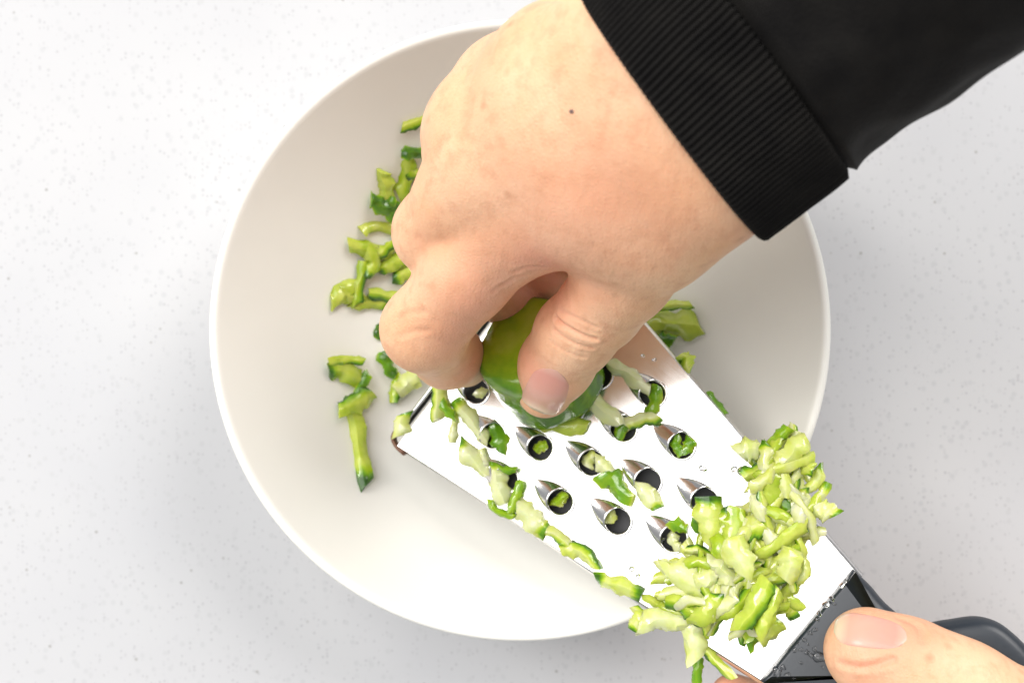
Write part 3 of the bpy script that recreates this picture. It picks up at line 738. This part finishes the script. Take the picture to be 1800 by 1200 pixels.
GR = [
 ([(699, 768), (706, 746), (713, 724)], 27, 'end', .12, 0, 'short pale cucumber shred at the brown corner of the grater'),
 ([(768, 738), (771, 704), (770, 670)], 30, 'side2', .12, 0, 'dark sided cucumber shred just below the index finger'),
 ([(800, 735), (786, 722), (776, 705)], 18, 'top', .3, 2, 'green cucumber scrap beside the dark sided shred'),
 ([(794, 778), (797, 758), (798, 738)], 15, 'none', .05, 0, 'small translucent cucumber sliver below the fingers'),
 ([(798, 704), (830, 738), (858, 776)], 30, 'start', .06, 0, 'long pale cucumber shred pointing at the first open hole'),
 ([(808, 776), (832, 806), (858, 834)], 32, 'start', .08, 0, 'pale cucumber shred with green end near the long steel edge'),
 ([(864, 742), (876, 768), (880, 796)], 30, 'top', .35, -1.0, 'green cucumber shred curled out of the hole by the long edge'),
 ([(846, 788), (852, 806), (850, 822)], 16, 'none', .05, 1, 'tiny pale cucumber crumb in the chain of shreds'),
 ([(866, 812), (877, 848), (886, 886)], 36, 'start', .04, 0, 'thick pale cucumber shred in the middle of the edge chain'),
 ([(874, 820), (890, 826), (908, 824)], 13, 'all', .1, 2.5, 'little green cucumber tail pointing at the holes'),
 ([(917, 844), (906, 872), (895, 902)], 17, 'all', .0, 1.5, 'bright green skin strip standing up along the long edge'),
 ([(858, 878), (874, 898), (905, 906)], 14, 'all', .0, 0.5, 'thin green skin strip hooked over the long steel edge'),
 ([(908, 888), (933, 912), (958, 936)], 36, 'end', .07, 0, 'plump pale cucumber shred below the green skin strip'),
 ([(955, 930), (980, 940), (1002, 962)], 22, 'side', .16, 0.5, 'lime cucumber shred between the plump one and the green wedge'),
 ([(984, 964), (1018, 968), (1050, 998)], 25, 'side2', .25, 0.2, 'green wedge of cucumber overhanging the long steel edge'),
 ([(1048, 1018), (1085, 1028), (1128, 1046)], 28, 'both', .25, 0.2, 'lime cucumber shred at the edge just before the heap'),
 ([(1046, 808), (1062, 822), (1078, 836)], 26, 'none', .05, 1.2, 'glassy pale cucumber scrap leaning out of a middle hole'),
 ([(1062, 832), (1082, 848), (1092, 880)], 42, 'top', .30, 1.0, 'glossy bright green cucumber lump between the middle holes'),
 ([(1122, 846), (1138, 872), (1158, 892)], 34, 'end', .05, 0.6, 'pale cucumber shred with green foot coming out of a hole'),
 ([(1184, 768), (1190, 784), (1200, 798)], 20, 'top', .3, 0.2, 'green cucumber scrap at the left of the two in one hole'),
 ([(1214, 768), (1212, 782), (1204, 798)], 20, 'top', .3, 0.2, 'green cucumber scrap at the right of the two in one hole'),
 ([(1068, 636), (1102, 656), (1142, 684)], 27, 'none', .0, 1.0, 'whitish pulpy cucumber shred beside the thumb in the hand shadow'),
 ([(1154, 676), (1152, 702), (1140, 728)], 24, 'top', .25, 0, 'green cucumber shred hanging in the hole by the far steel edge'),
 ([(1156, 730), (1126, 738), (1098, 746)], 24, 'side2', .1, 0.5, 'pale cucumber shred bridging two holes in the hand shadow'),
 ([(1026, 688), (1050, 714), (1090, 748)], 34, 'none', .0, 2.0, 'thick whitish pulpy cucumber shred beside the thumbnail'),
 ([(946, 742), (985, 746), (1034, 748)], 30, 'none', .35, 0.5, 'lime cucumber pulp smeared under the thumb tip'),
 ([(1000, 720), (1020, 708), (1044, 690)], 30, 'top', .40, 1, 'dark green cucumber scrap right of the thumbnail'),
 ([(1085, 770), (1092, 752), (1110, 742)], 22, 'top', .3, -1, 'green cucumber scrap in the hole under the pulpy shred'),
 ([(1176, 918), (1192, 924), (1208, 930)], 22, 'top', .25, 2.2, 'small green cucumber scrap on the hole nearest the heap'),
 ([(1186, 936), (1184, 952), (1196, 966)], 18, 'none', .08, -0.5, 'pale cucumber bit inside the hole nearest the heap'),
 ([(836, 688), (846, 690), (856, 690)], 20, 'none', .1, 0, 'pale cucumber crumb under the index fingertip'),
 ([(940, 792), (952, 784), (962, 780)], 20, 'top', .1, -2.2, 'dark cucumber bit down inside the hole below the cucumber stub'),
 ([(972, 888), (984, 878), (998, 868)], 20, 'top', .1, -1.6, 'green cucumber bit wedged in the hole nearest the long edge'),
 ([(1066, 920), (1074, 908), (1080, 896)], 22, 'none', .22, -1.6, 'pale cucumber bit wedged in the middle hole of the last row'),
 ([(1030, 820), (1036, 806), (1046, 800)], 26, 'none', .15, -1.2, 'wet cucumber bit filling the hole behind the green lump'),
 ([(1196, 624), (1206, 636), (1214, 652)], 32, 'side', .3, -3.0, 'cucumber shred caught outside the far steel edge beside the thumb'),
 ([(1240, 690), (1258, 706), (1276, 728)], 12, 'all', .2, -2.5, 'thin dark cucumber strip caught outside the far steel edge'),
]
for px, w_, s_, b_, l_, lab in GR: on_grater(px, w_, s_, b_, l_, lab)

# heap by the handle: height field on the sheet, pieces dropped one on another
poly = [(1318, 800), (1372, 775), (1405, 790), (1420, 840), (1442, 900), (1412, 930), (1408, 1000), (1385, 1060), (1362, 1108), (1310, 1106), (1262, 1085), (1225, 1105), (1150, 1090), (1160, 1062), (1200, 1040), (1195, 1005), (1240, 955), (1256, 905), (1310, 915), (1345, 860)]
def inside(x, y):
    c = False
    for i in range(len(poly)):
        (x1, y1), (x2, y2) = poly[i], poly[i-1]
        if (y1 > y) != (y2 > y) and x < (x2 - x1) * (y - y1) / (y2 - y1) + x1: c = not c
    return c
hf = {}
def cells(p, q, wd):
    out = set(); n = max(3, int((q - p).length / .0012))
    for i in range(n + 1):
        m = p.lerp(q, i / n)
        for k in (-1, 0, 1):
            out.add((round(m.x / .0016), round((m.y + k * wd * .3) / .0016)))
    return out
hr = random.Random(21); made = 0; tries = 0
while made < 200 and tries < 4000:
    tries += 1
    u, v = hr.uniform(1140, 1445), hr.uniform(770, 1112)
    if not inside(u, v): continue
    # main flow of the strips: steep, fanning a little
    ang = math.radians(hr.gauss(108, 24)) if hr.random() < .72 else hr.uniform(0, math.pi)
    if u < 1235: ang = math.radians(hr.gauss(20, 30))
    L = hr.uniform(50, 112) * (0.8 if made < 40 else 1); W = hr.uniform(11, 25)
    if hr.random() < .1: W = hr.uniform(36, 46); L = hr.uniform(50, 75)
    dx, dy = math.cos(ang) * L / 2, math.sin(ang) * L / 2
    if not (inside(u + dx * .75, v + dy * .75) or inside(u - dx * .75, v - dy * .75)): continue
    p, q = gp(u - dx, v - dy), gp(u + dx, v + dy); wd = W / 5.6e3; th = wd * hr.uniform(.24, .45)
    cl = cells(p, q, wd); hs = sorted(hf.get(c, 0.0) for c in cl); base_h = hs[int(len(hs) * .62)]
    if base_h > .0135: continue
    n0, n1_ = hf.get((round(p.x/.0016), round(p.y/.0016)), 0), hf.get((round(q.x/.0016), round(q.y/.0016)), 0)
    mid = (p + q) / 2; side = Vector((-(q - p).y, (q - p).x, 0)).normalized() * hr.uniform(-.0022, .0022)
    z0 = (n0 + base_h) / 2 * .85 + th * .45; z1 = (n1_ + base_h) / 2 * .85 + th * .45; zm = base_h * .92 + th * .5
    pts = [GM @ Vector((p.x, p.y, z0)), GM @ Vector((mid.x + side.x, mid.y + side.y, zm)), GM @ Vector((q.x, q.y, z1))]
    for c in cl: hf[c] = max(hf.get(c, 0), min(base_h + th * .62, .015))
    sk = hr.choice(['none', 'none', 'end', 'start', 'side', 'side2', 'none', 'top'])
    o = shred(pts, wd, th, sk, (tone := hr.choice([.06, .14, .20, .28, .36, .44])), EN + Vector((hr.uniform(-.4, .4), hr.uniform(-.4, .4), 0)), 1000 + made)
    zone = 'near the far steel edge' if v < 880 else 'at the long steel edge' if u < 1235 else 'facing the handle' if v > 1010 else 'in the middle'
    LH = ('broad ' if W > 30 else 'slender ' if W < 18 else 'plain ' if L < 70 else 'long ') + ('pale' if tone < .2 else 'lime' if tone < .32 else 'olive') + ' cucumber shred ' + \
         {'none': 'without skin', 'end': 'with a green end', 'start': 'with a green end', 'side': 'with a green side', 'side2': 'with a green side', 'top': 'with skin on top'}[sk] + ' in heap ' + zone
    tag(o, LH, 'cucumber shred', 'cucumber shreds heaped by the handle'); made += 1
HP = [
 ([(1246, 872), (1246, 915), (1250, 960)], 44, 'start', .26, 3.2, 'broad yellow green cucumber slab rising from the hole at the heap'),
 ([(1276, 890), (1282, 930), (1280, 965)], 36, 'start', .40, 4.0, 'olive cucumber shred lying against the broad slab'),
 ([(1296, 795), (1320, 790), (1345, 790)], 34, 'none', .12, 3.0, 'pale cucumber shred at the upper tip of the heap'),
 ([(1350, 785), (1368, 768), (1388, 752)], 22, 'all', .0, 5.0, 'dark green cucumber scrap sticking up at the upper tip of the heap'),
 ([(1340, 776), (1344, 782), (1350, 790)], 16, 'all', .1, 3.0, 'tiny dark green scrap at the upper tip of the heap'),
 ([(1366, 826), (1392, 795), (1418, 768)], 36, 'none', .20, 6.5, 'long pale lime cucumber shred leaning over the far steel edge'),
 ([(1400, 800), (1418, 818), (1428, 832)], 26, 'end', .30, 4.5, 'curled cucumber shred hanging beyond the far steel edge'),
 ([(1432, 888), (1450, 898), (1468, 906)], 34, 'end', .12, 3.0, 'pale stubby cucumber shred with green tip overhanging the far edge'),
 ([(1306, 838), (1326, 828), (1348, 826)], 28, 'side2', .25, 3.0, 'green edged cucumber shred at the upper tip of the heap'),
 ([(1172, 1008), (1215, 1012), (1268, 1020)], 60, 'none', .17, 3.0, 'large glassy pale cucumber flake at the front of the heap'),
 ([(1245, 985), (1270, 1000), (1285, 1030)], 34, 'none', .10, 6.0, 'small glassy cucumber flake on the large flake'),
 ([(1300, 940), (1296, 975), (1304, 1010)], 46, 'none', .17, 9.5, 'broad pale cucumber flake on top of the heap'),
 ([(1385, 960), (1390, 990), (1380, 1020)], 38, 'none', .18, 8.0, 'pale oval cucumber flake beside the bare steel strip'),
 ([(1300, 1108), (1330, 1062), (1352, 1020)], 34, 'side', .34, 10, 'lime cucumber shred lying lengthwise over the heap front'),
 ([(1332, 1112), (1352, 1070), (1366, 1032)], 30, 'side2', .34, 9, 'lime cucumber shred on the heap next to the bare steel'),
 ([(1234, 1080), (1268, 1066), (1298, 1052)], 30, 'start', .12, 6, 'pale cucumber shred crossing the heap front'),
 ([(1120, 1100), (1165, 1085), (1215, 1092)], 40, 'none', .12, 2.0, 'pale cucumber shred at the long edge end of the heap'),
 ([(1112, 1108), (1124, 1090), (1136, 1076)], 26, 'start', .25, 1.5, 'green tipped cucumber shred overhanging the long edge'),
 ([(1170, 1052), (1205, 1066), (1240, 1090)], 34, 'side', .42, 4.0, 'deep green cucumber shred at the front of the heap'),
 ([(1216, 1075), (1220, 1115), (1226, 1160)], 40, 'none', .10, 1.0, 'pale cucumber shred hanging down over the long steel edge'),
 ([(1228, 1150), (1226, 1175), (1226, 1202)], 18, 'all', .1, -3.0, 'narrow dark green cucumber shred dangling below the heap'),
 ([(1236, 1136), (1256, 1158), (1288, 1192)], 20, 'side', .30, -0.5, 'thin olive cucumber shred dangling beside the fingertip'),
]
for px, w_, s_, b_, l_, lab in HP: on_grater(px, w_, s_, b_, l_, lab, 'cucumber shreds heaped by the handle', .32 if w_ > 44 else .42)

# cucumber stub in the grip -------------------------------------------------
base_c = gw(972, 672, 0.0); topc = P(920, 592, .070)
axv = (topc - base_c); Ls = axv.length; az = axv.normalized(); ax_ = Vector((1, 0, 0)); ax_ = (ax_ - az * ax_.dot(az)).normalized(); ay_ = az.cross(ax_)
vs, fs, sk = [], [], []; n, m_ = 26, 48; R0 = .0172
rings = [(0.0, .0), (0.0, .5), (0.0, .93), (.02, 1.0)] + [(t / 14, 1.0) for t in range(1, 12)] + [(.86, .985), (.92, .94), (.955, .86), (.972, .78), (.98, .6), (.985, .3), (.985, 0)]
for (t, r) in rings:
    for k in range(m_):
        a = 2 * math.pi * k / m_
        rr = R0 * r * (1 + .03 * math.cos(3 * a + .6) + .015 * math.cos(7 * a) + .02 * mnoise.noise(Vector((math.cos(a) * 3, math.sin(a) * 3, t * 5))))
        # a flat shaved facet towards the fingers
        x, y = rr * math.cos(a), rr * math.sin(a)
        fx = (x * math.cos(2.6) + y * math.sin(2.6)); lim = .0150 - .002 * t
        cut = max(0, fx - lim); x -= cut * math.cos(2.6); y -= cut * math.sin(2.6)
        p = base_c + az * (t * Ls) + ax_ * x + ay_ * y; vs.append(p)
        s_ = .80 + .22 * mnoise.noise(Vector((math.cos(a) * 6, math.sin(a) * 6, t * 1.5))) + .08 * mnoise.noise(Vector((a * 9, t * 12, 4)))
        if r < .9: s_ = .36 + .3 * r + .08 * math.cos(3 * a)
        if cut > .0003: s_ = .50 - .1 * t
        sk.append(min(1, max(0, s_)))
for j in range(len(rings) - 1):
    for k in range(m_): fs.append((j*m_+k, j*m_+(k+1) % m_, (j+1)*m_+(k+1) % m_, (j+1)*m_+k))
me = mesh('cucumber_stub', vs, fs, T_CUKE); fattr(me, 'skin', sk)
bm = bmesh.new(); bm.from_mesh(me); bmesh.ops.remove_doubles(bm, verts=bm.verts, dist=1e-6); bmesh.ops.recalc_face_normals(bm, faces=bm.faces); bm.to_mesh(me); bm.free()
recenter(me, base_c); o = link('cucumber_stub', me); o.location = base_c
tag(o, 'dark green cucumber stub gripped between thumb and fingers', 'cucumber')

# water drops ---------------------------------------------------------------
def drop_mesh(seed):
    r = random.Random(seed); vs, fs = [], []; n, m_ = 6, 18
    for i in range(n + 1):
        t = i / n * math.pi / 2
        for k in range(m_):
            a = 2 * math.pi * k / m_; j = 1 + .16 * math.cos(2 * a + seed) + .1 * math.cos(3 * a + 2 * seed)
            vs.append((math.cos(t) * math.cos(a) * j, math.cos(t) * math.sin(a) * j, math.sin(t) * .42))
    for i in range(n):
        for k in range(m_): fs.append((i*m_+k, i*m_+(k+1) % m_, (i+1)*m_+(k+1) % m_, (i+1)*m_+k))
    fs.append(tuple(range(m_))[::-1])
    return mesh('water_drop', vs, fs, T_WATER)
drops = [drop_mesh(i) for i in range(5)]
dr = random.Random(4)
def drop(u, v, r_px, h, k, label, group):
    o = link('water_drop', drops[k % 5]); r_ = r_px / 5.7e3
    o.matrix_world = GM @ Matrix.Translation(gp(u, v, h)) @ Matrix.Rotation(dr.uniform(0, 6.28), 4, 'Z') @ Matrix.Diagonal((r_, r_ * dr.uniform(.7, 1), r_ * .9, 1))
    tag(o, label, 'water drop', group)
HD = HT * 1.03
for k, (u, v, r_) in enumerate([(1480, 1028, 6), (1486, 1022, 4), (1462, 1052, 5), (1452, 1062, 6), (1440, 1078, 5), (1437, 1088, 4), (1432, 1106, 5), (1424, 1112, 4), (1414, 1124, 4), (1420, 1132, 3), (1397, 1142, 4), (1408, 1141, 4), (1418, 1146, 5), (1432, 1140, 5), (1440, 1154, 12), (1425, 1150, 6), (1366, 1180, 9), (1377, 1172, 5), (1384, 1186, 6), (1396, 1192, 4), (1448, 1172, 5), (1408, 1164, 4), (1466, 1060, 4), (1404, 1130, 3)]):
    drop(u, v, r_, HD, k, 'tiny clear water drop on the black grater handle', 'water drops on the handle')
for k, (u, v, r_) in enumerate([(1235, 823, 7), (1290, 824, 6), (1303, 828, 9), (1318, 826, 6), (1130, 625, 4), (1150, 632, 4), (1165, 950, 5), (1110, 1000, 6), (1122, 1012, 5)]):
    drop(u, v, r_, .0001, k, 'tiny clear water drop on the bare steel sheet', 'water drops on the steel')
